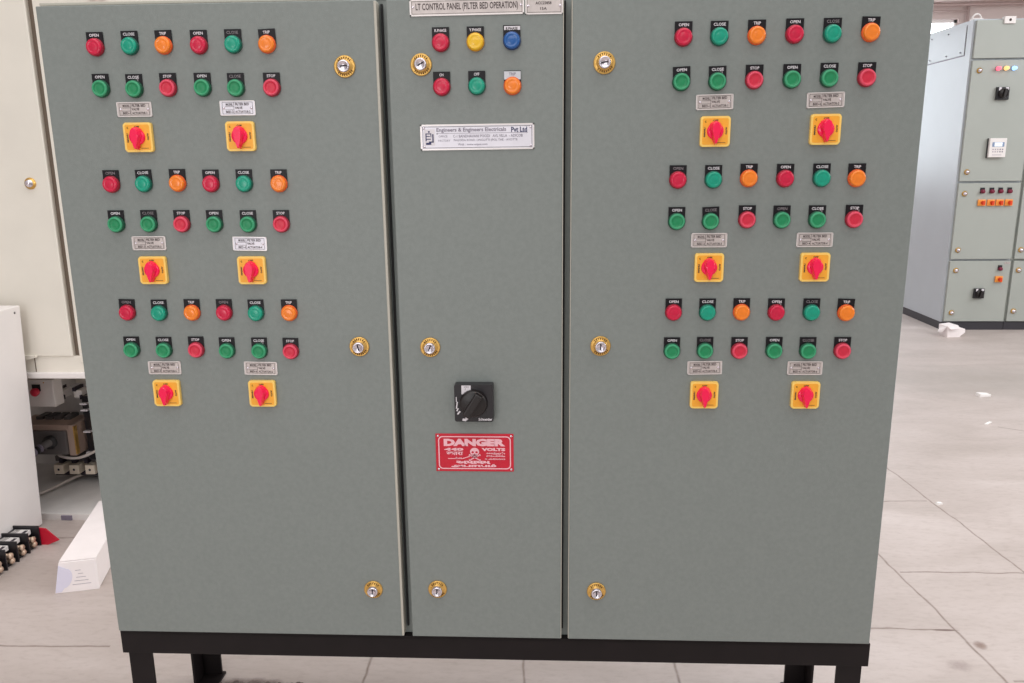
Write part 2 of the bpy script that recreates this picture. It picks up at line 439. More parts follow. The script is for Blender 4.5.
# company plate
def rim(b, w, h, t, y, m):
    for a, c in (((-w, -h), (w, -h+t)), ((-w, h-t), (w, h)), ((-w, -h), (-w+t, h)), ((w-t, -h), (w, h))):
        b.box((a[0], y-.0003, a[1]), (c[0], y, c[1]), m)
b = MB(); w, h = .0966, .0212
b.box((-w, -.0012, -h), (w, 0, h), ALUB, .0004, 1)
rim(b, w, h, .0024, -.0012, ALUE); rim(b, w-.0038, h-.0036, .0007, -.0011, INK)
y = -.0015
# emblem: interlocked block strokes in dark blue on a white ground
b.box((-.0905, -.0014, -.0135), (-.072, -.0011, .0135), WHITE)
for a, c in (((-.0880, -.0060), (-.0862, .0068)), ((-.0862, .0052), (-.0795, .0068)), ((-.0795, .0005), (-.0780, .0068)), ((-.0862, .0012), (-.0805, .0026)),
             ((-.0862, -.0035), (-.0790, -.0020)), ((-.0765, -.0075), (-.0742, .0055)), ((-.0825, -.0085), (-.0742, -.0065)), ((-.0875, -.0120), (-.0785, -.0085)), ((-.0835, .0080), (-.0805, .0105))):
    b.box((a[0], y, a[1]), (c[0], -.0014, c[1]), NAVY)
b.text('Engineers & Engineers Electricals', -.010, .0112, .0084, GREYINK, y=y, wfix=.118, bold=.02)
b.text('Pvt Ltd', .0710, .0112, .0088, NAVY, y=y, wfix=.027, bold=.03)
b.box((-.0680, y, .0060), (.0860, -.0012, .0065), GREYINK)
b.lathe([(.0012, .0012, INK), (0, .0015, INK)], n=8, o=(-.068, 0, .006))
b.text('OFFICE', -.058, .0015, .0034, GREYINK, y=y, wfix=.015)
b.text('C-1 BANDHAVANI POODI   AVL VILLA  - ADICOB', .018, .0015, .0046, GREYINK, y=y, wfix=.118, bold=.01)
b.text('FACTORY', -.056, -.0055, .0034, GREYINK, y=y, wfix=.02)
b.text('PAGODA ROAD, LINGOTTI (PO), THE - AVOTTE', .014, -.0055, .0046, GREYINK, y=y, wfix=.108, bold=.01)
b.text('Web : www.enpol.com', -.008, -.0125, .0046, GREYINK, y=y, wfix=.05, bold=.01)
o = obj('name_plate', b, root, L3(-.1203, YD-.0002, 1.2722), label='long polished maker plate with a dark blue emblem', ry=-R(.2))
for sx in (-1, 1):
    for sz in (-1, 1): put('rivet', RIV, o, (sx*.0905, -.0012, sz*.0152))

# heading plates
b = MB(); w, h = .0940, .0130
b.box((-w, -.0012, -h), (w, 0, h), ALU, .0004, 1)
rim(b, w, h, .0022, -.0012, ALUE); rim(b, w-.0034, h-.0032, .0005, -.0011, INK)
b.text('LT CONTROL PANEL (FILTER BED OPERATION)', .0, -.0002, .0136, INK, y=-.0015, wfix=.168, bold=.016)
o = obj('name_plate', b, root, L3(-.1336, YD-.0002, 1.4785), label='heading plate reading LT CONTROL PANEL (FILTER BED OPERATION)', ry=-R(.3))
for sx in (-1, 1): put('rivet', RIV, o, (sx*.0885, -.0012, .001))
b = MB(); w, h = .0305, .0130
b.box((-w, -.0012, -h), (w, 0, h), ALU, .0004, 1)
rim(b, w, h, .0016, -.0012, ALUE); rim(b, w-.0028, h-.003, .0005, -.0011, INK)
b.text('ACC23858', -.001, .0042, .0044, INK, y=-.0015, wfix=.026, bold=.02)
b.text('15A', -.001, -.0042, .0044, INK, y=-.0015, wfix=.011, bold=.02)
o = obj('name_plate', b, root, L3(-.0071, YD-.0002, 1.4778), label='small plate with a serial number beside the heading plate')
for sx in (-1, 1): put('rivet', RIV, o, (sx*.0262, -.0012, 0))

# danger sign
b = MB(); w, h = .0722, .0368
b.box((-w, -.0012, -h), (w, 0, h), SIGNRED, .0004, 1)
ro = rrect(-.0672, -.0322, .0672, .0322, .008); rin = rrect(-.0652, -.0302, .0652, .0302, .0065)
vo = [b.bm.verts.new((x, -.0015, z)) for x, z in ro]; vi = [b.bm.verts.new((x, -.0015, z)) for x, z in rin]
for k in range(len(ro)):
    f = b.bm.faces.new((vo[k], vo[(k+1) % len(ro)], vi[(k+1) % len(ro)], vi[k])); f.material_index = b.mi(SIGNPINK)
Y = -.0016
b.text('DANGER', 0, .0200, .0145, SIGNPINK, y=Y, wfix=.114, bold=.07)
b.text('440', -.0385, .0066, .0058, SIGNPINK, y=Y, wfix=.036, bold=.07)
b.text('VOLTS', .0350, .0066, .0062, SIGNPINK, y=Y, wfix=.044, bold=.07)
b.text('खतरा', -.0370, -.0015, .0068, SIGNPINK, y=Y, wfix=.031, bold=.03)
b.text('ಅಪಾಯ', .0390, -.0010, .0046, SIGNPINK, y=Y, wfix=.035, bold=.05)
b.text('അപായം', .0390, -.0068, .0040, SIGNPINK, y=Y, wfix=.035, bold=.05)
b.text('ధవలము', .0370, -.0121, .0042, SIGNPINK, y=Y, wfix=.039, bold=.03)
b.box((-.0500, Y, -.0122), (-.0225, -.0012, -.0110), SIGNPINK); b.box((-.0225, Y, -.0122), (-.0085, -.0012, -.0108), SIGNPINK, M=Matrix.Translation((-.0225, 0, -.0115)) @ Matrix.Rotation(-R(18), 4, 'Y') @ Matrix.Translation((.0225, 0, .0115)))
b.text('خطر', -.030, -.0100, .0040, SIGNPINK, y=Y, wfix=.012, bold=.03)
b.text('અપાયમ', -.003, -.0188, .0062, SIGNPINK, y=Y, wfix=.064, bold=.06)
b.text('அபாயம்', -.002, -.0256, .0066, SIGNPINK, y=Y, wfix=.084, bold=.06)
# skull with crossed bones
def disc(b, cx, cz, rx, rz, m, y, n=20):
    f = b.bm.faces.new([b.bm.verts.new((cx+rx*math.cos(2*PI*k/n), y, cz+rz*math.sin(2*PI*k/n))) for k in range(n)]); f.material_index = b.mi(m)
disc(b, 0, .0020, .0085, .0078, SIGNPINK, Y)
b.box((-.0050, Y, -.0090), (.0050, -.0012, -.0035), SIGNPINK)
for sx in (-1, 1): disc(b, sx*.0036, .0010, .0023, .0021, SIGNRED, Y-.0002, 10)
b.prism([(-.001, -.0035), (.001, -.0035), (0, -.0010)], (Y-.0002, Y), SIGNRED)
for k in (-.003, -.001, .001, .003): b.box((k-.0003, Y-.0002, -.0088), (k+.0003, Y, -.0058), SIGNRED)
for sgn in (-1, 1):
    Mx = Matrix.Translation((0, 0, -.0095)) @ Matrix.Rotation(sgn*R(28), 4, 'Y')
    b.box((-.0105, Y, -.0009), (.0105, -.0012, .0009), SIGNPINK, M=Mx)
    b.box((-.0120, Y, -.0017), (-.0095, -.0012, .0017), SIGNPINK, M=Mx); b.box((.0095, Y, -.0017), (.0120, -.0012, .0017), SIGNPINK, M=Mx)
o = obj('danger_sign', b, root, L3(-.1363, YD-.0002, .7061), label='red DANGER 440 VOLTS sign with a skull and crossbones')
for sx in (-1, 1):
    for sz in (-1, 1): put('rivet', RIV, o, (sx*.0675, -.0012, sz*.0325))

# main rotary switch
b = MB()
b.prism(rrect(-.035, -.0346, .035, .0346, .003), (-.020, 0), BLACKP, bev=.001)
b.box((-.0218, -.0203, .0170), (-.0050, -.0199, .0334), WHITE)
b.text('ON', -.0130, .0308, .0026, INK, y=-.0206, wfix=.008); b.text('I', -.0150, .0265, .0040, INK, y=-.0206)
b.text('Schneider', .0205, -.0298, .0050, WHITE, y=-.0204, wfix=.025, bold=.03)
for a, c, r in (((-.0322, .003), (-.0308, .012), 0), ((-.0318, -.010), (-.0296, .003), 8), ((-.0310, -.015), (-.0285, -.009), 25), ((-.0290, -.0215), (-.0262, -.014), 40)):
    cx, cz = (a[0]+c[0])/2, (a[1]+c[1])/2
    b.box((a[0]-cx, -.0203, a[1]-cz), (c[0]-cx, -.0199, c[1]-cz), WHITE, M=Matrix.Translation((cx, 0, cz)) @ Matrix.Rotation(R(r), 4, 'Y'))
b.prism([(-.0215, -.0325), (-.0155, -.0338), (-.0105, -.0295), (-.0085, -.0250), (-.0150, -.0255), (-.0160, -.0290), (-.0205, -.0285)], (-.0203, -.0199), WHITE)
o = obj('rotary_switch', b, root, L3(-.1340, YD-.0002, .8072), label='black square rotary isolator switch with a round knob')
b = MB()
b.lathe([(.0252, .0200, BLACKK), (.0250, .0260, BLACKK), (.0235, .0300, BLACKK), (.0215, .0310, BLACKK), (0, .0312, BLACKK)], n=40)
Mx = Matrix.Rotation(-R(-32), 4, 'Y')
b.box((-.0075, -.0440, -.0235), (.0075, -.0300, .0235), BLACKK, .003, 3, M=Mx)
for k in range(7):
    a = R(38+k*6.5)
    b.box((-.0010, -.0306, -.0028), (.0010, -.0290, .0028), KNOBEDGE, M=Matrix.Translation((.0205*math.cos(a), 0, .0205*math.sin(a))) @ Matrix.Rotation(-a+PI/2, 4, 'Y'))
obj('knob', b, o, (-.0005, 0, .0008))

# cam locks
b = MB()
b.lathe([(.0178, 0, GOLD), (.0180, .0022, GOLD), (.0168, .0034, GOLD), (.0160, .0030, GOLD), (.0115, .0046, GOLD), (.0108, .0066, GOLD), (.0100, .0066, GOLD)], n=36)
for k in list(range(3, 10))+list(range(15, 23)):
    a = 2*PI*k/24
    b.box((-.0007, -.0049, -.0014), (.0007, -.0034, .0014), GOLDD, M=Matrix.Translation((.0140*math.cos(a), 0, .0140*math.sin(a))) @ Matrix.Rotation(-a+PI/2, 4, 'Y'))
LOCKR = b.mesh('door_lock')
b = MB()
b.lathe([(.0100, .005, CHROME), (.0100, .0120, CHROME), (.0092, .0135, CHROME), (.0074, .0138, CHROME), (.0070, .0122, CHROME), (0, .0122, CHROME)], n=28)
b.box((-.0011, -.0126, -.0048), (.0011, -.0120, .0048), DARK)
LOCKB = b.mesh('lock_barrel')
LOCK = [(-0.3403,1.3885,85),(-0.341,0.9077,-15),(-0.3392,0.4236,0),(-0.2116,1.3895,60),(-0.2123,0.9065,20),(-0.2139,0.4261,0),(0.092,1.3878,80),(0.0926,0.909,0),(0.0918,0.4267,0)]
for x, z, a in LOCK:
    o = put('door_lock', LOCKR, root, L3(x, YD-.0003, z), label='round gold-rimmed cam lock with a chrome keyhole')
    put('lock_barrel', LOCKB, o, ry=R(a), label='chrome lock barrel')

# ------------------------------------------------------------------ SETTING: floor, walls, window
def floor_mat():
    m = bpy.data.materials.new('stone_floor'); m.use_nodes = True
    nt = m.node_tree; N = nt.nodes; L = nt.links; b = N['Principled BSDF']
    geo = N.new('ShaderNodeNewGeometry')
    sepx = N.new('ShaderNodeSeparateXYZ'); L.new(geo.outputs['Position'], sepx.inputs[0])
    def noise(sc, det=5, rough=.6, vec=None, dist=0.):
        n = N.new('ShaderNodeTexNoise'); n.inputs['Scale'].default_value = sc; n.inputs['Detail'].default_value = det
        n.inputs['Roughness'].default_value = rough; n.inputs['Distortion'].default_value = dist
        L.new(vec or geo.outputs['Position'], n.inputs['Vector']); return n
    def ramp(src, stops):
        r = N.new('ShaderNodeValToRGB'); e = r.color_ramp.elements
        e[0].position, e[0].color = stops[0]; e[1].position, e[1].color = stops[-1]
        for p, c in stops[1:-1]:
            q = e.new(p); q.color = c
        L.new(src, r.inputs[0]); return r
    mp = N.new('ShaderNodeMapping'); mp.inputs['Scale'].default_value = (1.0, 2.6, 1)
    mp.inputs['Rotation'].default_value = (0, 0, .1); L.new(geo.outputs['Position'], mp.inputs[0])
    n1 = noise(1.7, 6, .6, mp.outputs[0], .6)
    base = ramp(n1.outputs['Fac'], [(.25, srgb(176,164,158)), (.5, srgb(190,178,173)), (.75, srgb(203,192,188))])
    n2 = noise(28, 5, .7, mp.outputs[0])
    spk = ramp(n2.outputs['Fac'], [(.30, (.86, .84, .83, 1)), (.5, (1, 1, 1, 1)), (.75, (1.03, 1.03, 1.03, 1))])
    mx = N.new('ShaderNodeMix'); mx.data_type = 'RGBA'; mx.blend_type = 'MULTIPLY'; mx.inputs[0].default_value = .8
    L.new(base.outputs[0], mx.inputs[6]); L.new(spk.outputs[0], mx.inputs[7])
    col = mx.outputs[2]
    wob = noise(9, 2, .5)
    def mth(op, a, bb=None, c=None, clamp=False):
        n = N.new('ShaderNodeMath'); n.operation = op; n.use_clamp = clamp
        for i, v in enumerate((a, bb, c)):
            if v is None: continue
            if hasattr(v, 'is_linked') or hasattr(v, 'links'): L.new(v, n.inputs[i])
            else: n.inputs[i].default_value = v
        return n.outputs[0]
    px, py = sepx.outputs[0], sepx.outputs[1]
    w1 = mth('MULTIPLY', mth('SUBTRACT', wob.outputs['Fac'], .5), .02)
    tot = None
    def seg(x0, y0, x1, y1, w=.0052):
        nonlocal tot
        dx, dy = x1-x0, y1-y0; l = math.hypot(dx, dy); dx /= l; dy /= l
        ax = mth('SUBTRACT', px, x0); ay = mth('SUBTRACT', py, y0)
        d = mth('ABSOLUTE', mth('ADD', mth('SUBTRACT', mth('MULTIPLY', ax, -dy), mth('MULTIPLY', ay, -dx)), w1))
        t = mth('ADD', mth('MULTIPLY', ax, dx), mth('MULTIPLY', ay, dy))
        k = mth('SUBTRACT', 1, mth('DIVIDE', d, w), clamp=True)
        k = mth('MULTIPLY', k, mth('MULTIPLY', mth('GREATER_THAN', t, 0), mth('LESS_THAN', t, l)))
        tot = k if tot is None else mth('MAXIMUM', tot, k)
    J = [(1.034,2.60,1.122,1.45),(1.34,3.6,1.47,1.90),(1.07,2.2475,3.5,2.262),(1.118,1.729,3.5,1.731),(-3,1.79,-1.15,1.797),(.84,1.944,1.085,1.941),
         (.309,2.0,.335,1.0),(-.066,2.2,-.05,1.0),(-.449,2.2,-.452,1.0),(-.449,1.79,1.0,1.45),(.9,2.745,1.39,2.775),(2.1,3.62,3.6,2.6),(1.3,3.5,2.3,4.3),(1.47,1.9,3.4,1.93),(-1.9,2.4,-.4,2.42),(-3,1.2,3,1.2)]
    for s in J[:9]+J[10:12]+J[14:]: seg(*s)
    nj = noise(35, 3, .7)
    jw = mth('MULTIPLY', tot, mth('ADD', .25, mth('MULTIPLY', nj.outputs['Fac'], 1.0)), clamp=True)
    mj = N.new('ShaderNodeMix'); mj.data_type = 'RGBA'; L.new(jw, mj.inputs[0]); L.new(col, mj.inputs[6]); mj.inputs[7].default_value = srgb(112,92,82)
    col = mj.outputs[2]
    # stains with a shape of their own
    def stain(x, y, rx, ry, c, amt, nsc=25):
        nonlocal col
        ax = mth('DIVIDE', mth('SUBTRACT', px, x), rx); ay = mth('DIVIDE', mth('SUBTRACT', py, y), ry)
        d = mth('ADD', mth('MULTIPLY', ax, ax), mth('MULTIPLY', ay, ay))
        nn = noise(nsc, 4, .7)
        k = mth('MULTIPLY', mth('SUBTRACT', mth('SUBTRACT', 1.3, d), mth('MULTIPLY', nn.outputs['Fac'], 1.1), clamp=True), amt*2.2, clamp=True)
        q = N.new('ShaderNodeMix'); q.data_type = 'RGBA'; L.new(k, q.inputs[0]); L.new(col, q.inputs[6]); q.inputs[7].default_value = c
        col = q.outputs[2]
    stain(1.115, 1.875, .022, .025, srgb(140,120,112), .6)
    stain(1.02, 1.785, .04, .03, srgb(160,146,142), .5, 60)
    stain(1.06, 1.94, .045, .006, srgb(120,102,96), .8)
    stain(2.5, 4.4, .9, .5, srgb(160,152,146), .35, 4)
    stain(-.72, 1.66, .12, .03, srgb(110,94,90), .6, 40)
    L.new(col, b.inputs['Base Color'])
    rr = N.new('ShaderNodeMapRange'); rr.inputs[3].default_value = .38; rr.inputs[4].default_value = .62
    L.new(n1.outputs['Fac'], rr.inputs[0]); L.new(rr.outputs[0], b.inputs['Roughness'])
    bp = N.new('ShaderNodeBump'); bp.inputs['Strength'].default_value = .25; bp.inputs['Distance'].default_value = .002
    L.new(n2.outputs['Fac'], bp.inputs['Height']); L.new(bp.outputs[0], b.inputs['Normal'])
    return m
b = MB(); b.box((-7, -4, -.1), (8, 9.2, 0), floor_mat()); struct(obj('floor', b))
YW = 9.0
b = MB()
WX0, WX1, WZ0, WZ1 = 0.2, 4.28, 1.0, 2.642
b.box((-7, YW, 0), (WX0, YW+.2, 4.2), WALLM); b.box((WX1, YW, 0), (8, YW+.2, 4.2), WALLM)
b.box((WX0, YW, 0), (WX1, YW+.2, WZ0), WALLM); b.box((WX0, YW, WZ1), (WX1, YW+.2, 4.2), WALLM)
b.box((-7, YW-.12, 2.80), (8, YW+.001, 3.15), WALLM, .01)
struct(obj('wall_back', b))
b = MB(); b.box((-7.2, -4, 0), (-7, 9.2, 4.2), WALLM); struct(obj('wall_left', b))
b = MB(); b.box((WX0, YW+.08, WZ0), (WX1, YW+.10, WZ1), WINM); w = struct(obj('window_1', b))
b = MB()
for x in (WX0+.02, WX0+1.0, WX0+2.0, WX0+3.0, WX1-.02): b.box((x-.015, YW+.03, WZ0), (x+.015, YW+.07, WZ1), WPAINT)
for z in (WZ0+.02, WZ1-.02): b.box((WX0, YW+.03, z-.015), (WX1, YW+.07, z+.015), WPAINT)
b2 = obj('window_frame', b); b2.parent = w
def pipe(pts, r, label):
    b = MB(); b.tube(pts, r, PIPE, 10); tag(obj('pipe', b), label, 'pipe')
pipe([(2.2, YW-.06, 2.770), (7.9, YW-.06, 2.770)], .012, 'thin upper pipe running level along the wall above the window')
pipe([(2.2, YW-.05, 2.712), (4.33, YW-.05, 2.712)], .009, 'thin lower pipe running level just above the window head')
pipe([(4.345, YW-.04, .02), (4.345, YW-.04, 2.757)], .014, 'upright pipe on the wall beside the window')

# ------------------------------------------------------------------ FAR SWITCHGEAR
YF = 5.8032
FX = 2.8704
def far_unit(x0, x1, label, gaps, side=False):
    t = thing('switchgear_cabinet', label, 'switchgear cabinet', ((x0+x1)/2, YF+.7, 0))
    O = Vector(((x0+x1)/2, YF+.7, 0))
    def add(name, b, parent=t, lab=None):
        off = O if parent is t else Vector((0, 0, 0))
        for v in b.bm.verts: v.co -= off
        return obj(name, b, parent, label=lab)
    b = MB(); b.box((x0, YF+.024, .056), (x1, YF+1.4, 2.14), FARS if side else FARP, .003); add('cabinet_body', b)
    b = MB(); b.box((x0+.001, YF+.01, 0), (x1-.0005, YF+1.4, .058), PLINTH); add('plinth', b)
    for z0, z1 in gaps:
        b = MB(); b.box((x0+.012, YF, z0+.007), (x1-.007, YF+.023, z1-.007), FARP, .002); add('door', b)
    return t, add, O
g = [(.058, .5126), (.5126, 1.0602), (1.0602, 1.8789), (1.8789, 2.136)]
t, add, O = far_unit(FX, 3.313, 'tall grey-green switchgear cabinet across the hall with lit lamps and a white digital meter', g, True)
def lampf(x, z, m, r=.017, lab=None):
    b = MB(); b.lathe([(r*1.25, 0, BLACKP), (r*1.2, .006, BLACKP), (r, .010, m), (r*.95, .028, m), (r*.6, .034, m), (0, .035, m)], n=16, o=(x, YF, z)); add('indicator_lamp', b, lab=lab)
lampf(3.0515, 1.8169, LITR, .013, 'lit red lamp'); lampf(3.1037, 1.8181, LITY, .013, 'lit amber lamp'); lampf(3.156, 1.8173, LITB, .013, 'lit blue lamp')
def lockf(x, z, y=YF):
    b = MB(); b.lathe([(.019, 0, GOLD), (.019, .004, GOLD), (.012, .007, GOLD), (.011, .016, CHROME), (0, .018, CHROME)], n=16, o=(x, y, z)); add('door_lock', b)
for x, z in ((2.9321,1.8064),(2.9256,1.1304),(2.9268,.9809),(2.9258,.5848),(2.9281,.4381),(2.9305,.1294)): lockf(x, z)
def blackf(x, z, s=.037):
    b = MB(); b.box((x-s, YF-.02, z-s), (x+s, YF, z+s), BLACKP, .003)
    b.lathe([(s*.75, .02, BLACKK), (s*.7, .035, BLACKK), (0, .036, BLACKK)], n=20, o=(x, YF, z))
    b.box((x-.009, YF-.055, z-s*.7), (x+.009, YF-.03, z+s*.7), BLACKK, .003, M=Matrix.Translation((x, 0, z)) @ Matrix.Rotation(R(12), 4, 'Y') @ Matrix.Translation((-x, 0, -z)))
    b.box((x-s*.7, YF-.0205, z+s*.45), (x-s*.3, YF-.0195, z+s*.95), WHITE); b.box((x+s*.35, YF-.0205, z+s*.55), (x+s*.85, YF-.0195, z+s*.95), WHITE)
    add('rotary_switch', b, lab='black square rotary switch')
blackf(3.0974, 1.6542, .042); blackf(3.1018, .2725, .036)
b = MB(); b.box((3.044, YF-.03, 1.229), (3.158, YF, 1.357), WPAINT, .003)
b.box((3.062, YF-.0315, 1.300), (3.142, YF-.0298, 1.330), BLUEG); b.box((3.076, YF-.0325, 1.302), (3.128, YF-.031, 1.328), SCREEN)
for r_ in range(2):
    for c_ in range(5): b.box((3.066+c_*.016, YF-.0315, 1.262+r_*.016), (3.074+c_*.016, YF-.0298, 1.270+r_*.016), PRINT if c_ < 3 else GREYINK)
b.box((3.066, YF-.0310, 1.243), (3.130, YF-.0298, 1.247), PRINT)
b.box((3.040, YF-.012, 1.226), (3.046, YF, 1.357), BLACKP)
add('digital_meter', b, lab='white digital meter with a small screen')
def selF(x, z, s=.026):
    b = MB(); b.box((x-s, YF-.012, z-s*.85), (x+s, YF, z+s*.85), ORNG, .003)
    b.lathe([(s*.5, .012, ORRED), (s*.45, .026, ORRED), (0, .028, ORRED)], n=14, o=(x+.004, YF, z)); b.box((x-.004, YF-.034, z-s*.6), (x+.010, YF-.02, z+s*.5), ORRED)
    add('selector_switch', b, lab='small orange selector switch')
for x in (3.0461, 3.1099, 3.1701, 3.2317):
    b = MB(); b.box((x-.015, YF-.004, .983), (x+.015, YF, 1.022), BLACKP); b.lathe([(.014, .004, MAROON), (.0135, .02, MAROON), (0, .023, MAROON)], n=14, o=(x, YF, .996)); add('indicator_lamp', b)
    selF(x+.002, .918)
b = MB(); b.box((3.2332-.014, YF-.004, .437), (3.2332+.014, YF, .475), BLACKP); b.lathe([(.013, .004, MAROON), (.0125, .02, MAROON), (0, .023, MAROON)], n=14, o=(3.2332, YF, .449)); add('indicator_lamp', b)
selF(3.2321, .3748)
b = MB(); b.box((3.262, YF-.002, .484), (3.300, YF, .497), ALU); b.text('FEEDER', 3.281, .4905, .006, INK, y=YF-.0023, wfix=.032); add('name_plate', b)
b = MB(); b.box((3.055, YF-.012, 2.104), (3.129, YF+.03, 2.150), WPAINT, .003); b.lathe([(.009, .012, INK), (0, .0125, INK)], n=12, o=(3.092, YF, 2.127)); add('lifting_bracket', b)
b = MB(); pts = [(2.905+.028*math.cos(a), YF+.06, 2.150+.028*math.sin(a)) for a in [PI*k/10-.2 for k in range(12)]]; b.tube(pts, .006, WPAINT, 8); b.box((2.87, YF+.04, 2.138), (2.94, YF+.08, 2.148), WPAINT); add('lifting_eye', b)
b = MB(); b.box((FX-.004, YF+.105, 1.92), (FX+.001, YF+1.2, 2.108), FARS, .001)
b.box((FX-.0005, YF+.098, 1.912), (FX+.001, YF+.105, 2.115), GREYD); b.box((FX-.0005, YF+.098, 1.912), (FX+.001, YF+1.2, 1.919), GREYINK)
add('cover_panel', b)
for (yy, zz) in ((.15, 1.94), (.35, 1.94), (.6, 1.94), (.35, 2.09), (.6, 2.09)):
    b = MB(); b.lathe([(.005, -.003, GREYINK), (.004, .001, GREYINK), (0, .002, GREYINK)], n=10, axis='x', o=(FX-.006, YF+yy, zz)); add('screw', b)
t, add, O = far_unit(3.315, 3.81, 'neighbouring switchgear cabinet column at the edge of the frame, plain grey-green doors with brass locks', [(.058, .5126), (.5126, 1.16), (1.16, 2.136)])
for x, z in ((3.3633,.584),(3.3659,.4393),(3.3667,.1406)): lockf(x, z)

# crumpled card by the plinth, scraps
b = MB()
b.prism([(-.05, 0), (.045, .0), (.052, .045), (.02, .085), (-.055, .078)], (0, .10), CARTON)
b.prism([(.045, .0), (.085, .028), (.083, .055), (.050, .062)], (.01, .07), CARTON)
b.quad([(-.055, 0, .078), (.02, 0, .085), (.01, -.035, .070), (-.05, -.03, .062)], CARTON)
b.quad([(-.055, .01, .078), (-.055, .09, .06), (-.085, .06, .03), (-.075, .02, .035)], CARTON)
bmesh.ops.recalc_face_normals(b.bm, faces=b.bm.faces)
tag(obj('cardboard_piece', b, loc=(2.845, 5.56, 0), rot=R(8)), 'crumpled piece of white packing card lying against the dark plinth of the far cabinet', 'packaging')
b = MB(); b.prism([(-.03, 0), (.028, .002), (.03, .012), (-.027, .016)], (-.02, .02), PAPER)
tag(obj('paper_scrap', b, loc=(2.2935, 4.1214, 0), rot=R(5)), 'larger white paper scrap on the floor before the far cabinet', 'litter')
b = MB(); b.prism([(-.022, 0), (.02, .004), (.022, .008), (-.020, .005)], (-.006, .006), PAPER)
tag(obj('paper_scrap', b, loc=(2.076, 3.66, 0), rot=R(35)), 'thin curled white paper strip on the floor, nearer than the larger scrap', 'litter')
b = MB(); b.prism([(-.012, 0), (.012, 0), (.01, .006), (-.008, .008)], (-.006, .006), PAPER)
tag(obj('paper_scrap', b, loc=(1.42, 2.745, 0), rot=R(20)), 'tiny folded white chip beside the long floor joint', 'litter')

# ------------------------------------------------------------------ CREAM CABINET behind on the left
YC = 2.54
CXL = -1.600
t = thing('cream_cabinet', 'tall cream steel cabinet standing behind the control panel, its low bay open with breakers inside', 'cabinet', (-1.7, YC+.25, 0))
O = Vector((-1.7, YC+.25, 0))
def addc(name, b, parent=None, lab=None):
    off = O if parent is None else Vector(parent.location) + O
    if parent is None:
        for v in b.bm.verts: v.co -= O
        return obj(name, b, t, label=lab)
    for v in b.bm.verts: v.co -= O
    o = obj(name, b, parent, label=lab); o.location = -Vector(parent.location); return o
b = MB()
b.box((-2.75, YC+.022, .60), (-.42, YC+.5, 2.2), CREAM, .003)                  # upper body
b.box((CXL+.010, YC, .578), (-.42, YC+.024, 2.2), CREAM, .003)                 # right stile and next column
b.box((-2.75, YC+.004, .545), (-.42, YC+.03, .602), CREAM, .002)               # rail over the open bay
b.box((-2.75, YC-.012, .526), (-.42, YC+.03, .546), WPAINT, .003)              # bright ledge
b.box((-2.75, YC+.48, 0), (-.42, YC+.5, .60), GALV)                            # back
b.box((-2.75, YC, 0), (-2.70, YC+.5, .60), CREAM); b.box((-1.25, YC, 0), (-.42, YC+.5, .60), CREAM)
b.box((-2.70, YC+.012, .006), (-1.25, YC+.48, .022), GALV)                     # bay floor
b.box((-2.70, YC, 0), (-1.25, YC+.010, .024), GALV, .001)                      # front rail
b.box((-1.735, YC-.004, 0), (-1.695, YC+.006, .018), GREYINK, .002)            # latch
b.box((-1.751, YC+.002, .546), (-1.7485, YC+.0045, .598), CREAMD)
addc('cabinet_body', b)
b = MB(); b.box((-2.70, YC-.002, .602), (CXL-.012, YC+.02, 2.15), CREAM, .003)
b.prism([(-2.70, .56), (-1.83, .572), (-1.735, .600), (-1.735, .606), (-2.70, .606)], (YC-.012, YC-.002), CREAM)
addc('door', b)
b = MB(); b.box((CXL-.013, YC+.016, .602), (CXL+.011, YC+.0235, 2.15), CREAMD); addc('door_gap', b)  # dark strip paints the shade in the gap beside the door
b = MB(); b.lathe([(.0185, .002, GOLD), (.0185, .006, GOLD), (.012, .009, GOLD), (.010, .018, CHROME), (0, .020, CHROME)], n=24, o=(-1.6734, YC, 1.1779)); addc('door_lock', b, lab='brass cam lock')
for x in (-1.395, -1.365):
    b = MB(); b.lathe([(.012, 0, RED_C), (.012, .015, RED_L), (0, .018, RED_L)], n=14, o=(x, YC, 1.743)); addc('indicator_lamp', b, lab='small red lamp')
# gear in the bay
b = MB(); b.box((-1.95, YC+.39, .03), (-1.27, YC+.395, .50), GALV); addc('mounting_plate', b)
b = MB(); b.box((-2.02, 2.68, .377), (-1.7905, 2.735, .4795), WPAINT, .004)
b.box((-1.95, 2.735, .40), (-1.85, 2.93, .46), GALV)
b.box((-1.868, 2.677, .437), (-1.838, 2.68, .462), BLACKP)
b.lathe([(.013, .003, PRED_C), (.0155, .016, PRED), (.012, .022, PRED), (0, .024, PRED)], n=20, o=(-1.853, 2.68, .436))
b.lathe([(.0028, .0, GOLD), (0, .003, GOLD)], n=8, o=(-1.8245, 2.68, .4685))
addc('push_button_station', b, lab='small white box with a red mushroom button')
b = MB()
b.box((-2.0, 2.725, .175), (-1.800, 2.86, .268), GREYD, .004)
b.prism([(-2.0, .268), (-1.800, .268), (-1.790, .288), (-2.0, .288)], (2.735, 2.86), BROWNP)
b.box((-1.800, 2.735, .168), (-1.772, 2.86, .288), BROWNP, .003); b.box((-1.7735, 2.732, .175), (-1.768, 2.75, .283), GOLD)
for k in range(4): b.box((-1.955+k*.036, 2.80, .288), (-1.930+k*.036, 2.86, .300), GREYD)
addc('circuit_breaker', b, lab='dark moulded-case breaker with a shaft handle')
b = MB(); b.lathe([(.026, 0, BLACKP), (.026, .01, BLACKP), (.014, .012, BLACKP), (.013, .05, GREYD), (0, .05, GREYD)], n=20, o=(-1.86, 2.725, .226))
for k in range(4): b.tube([(-1.865-k*.004, 2.69-k*.012, .222-k*.003), (-1.867-k*.004, 2.684-k*.012, .2215-k*.003)], .0155, GREYINK if k % 2 else BLACKP, 12)
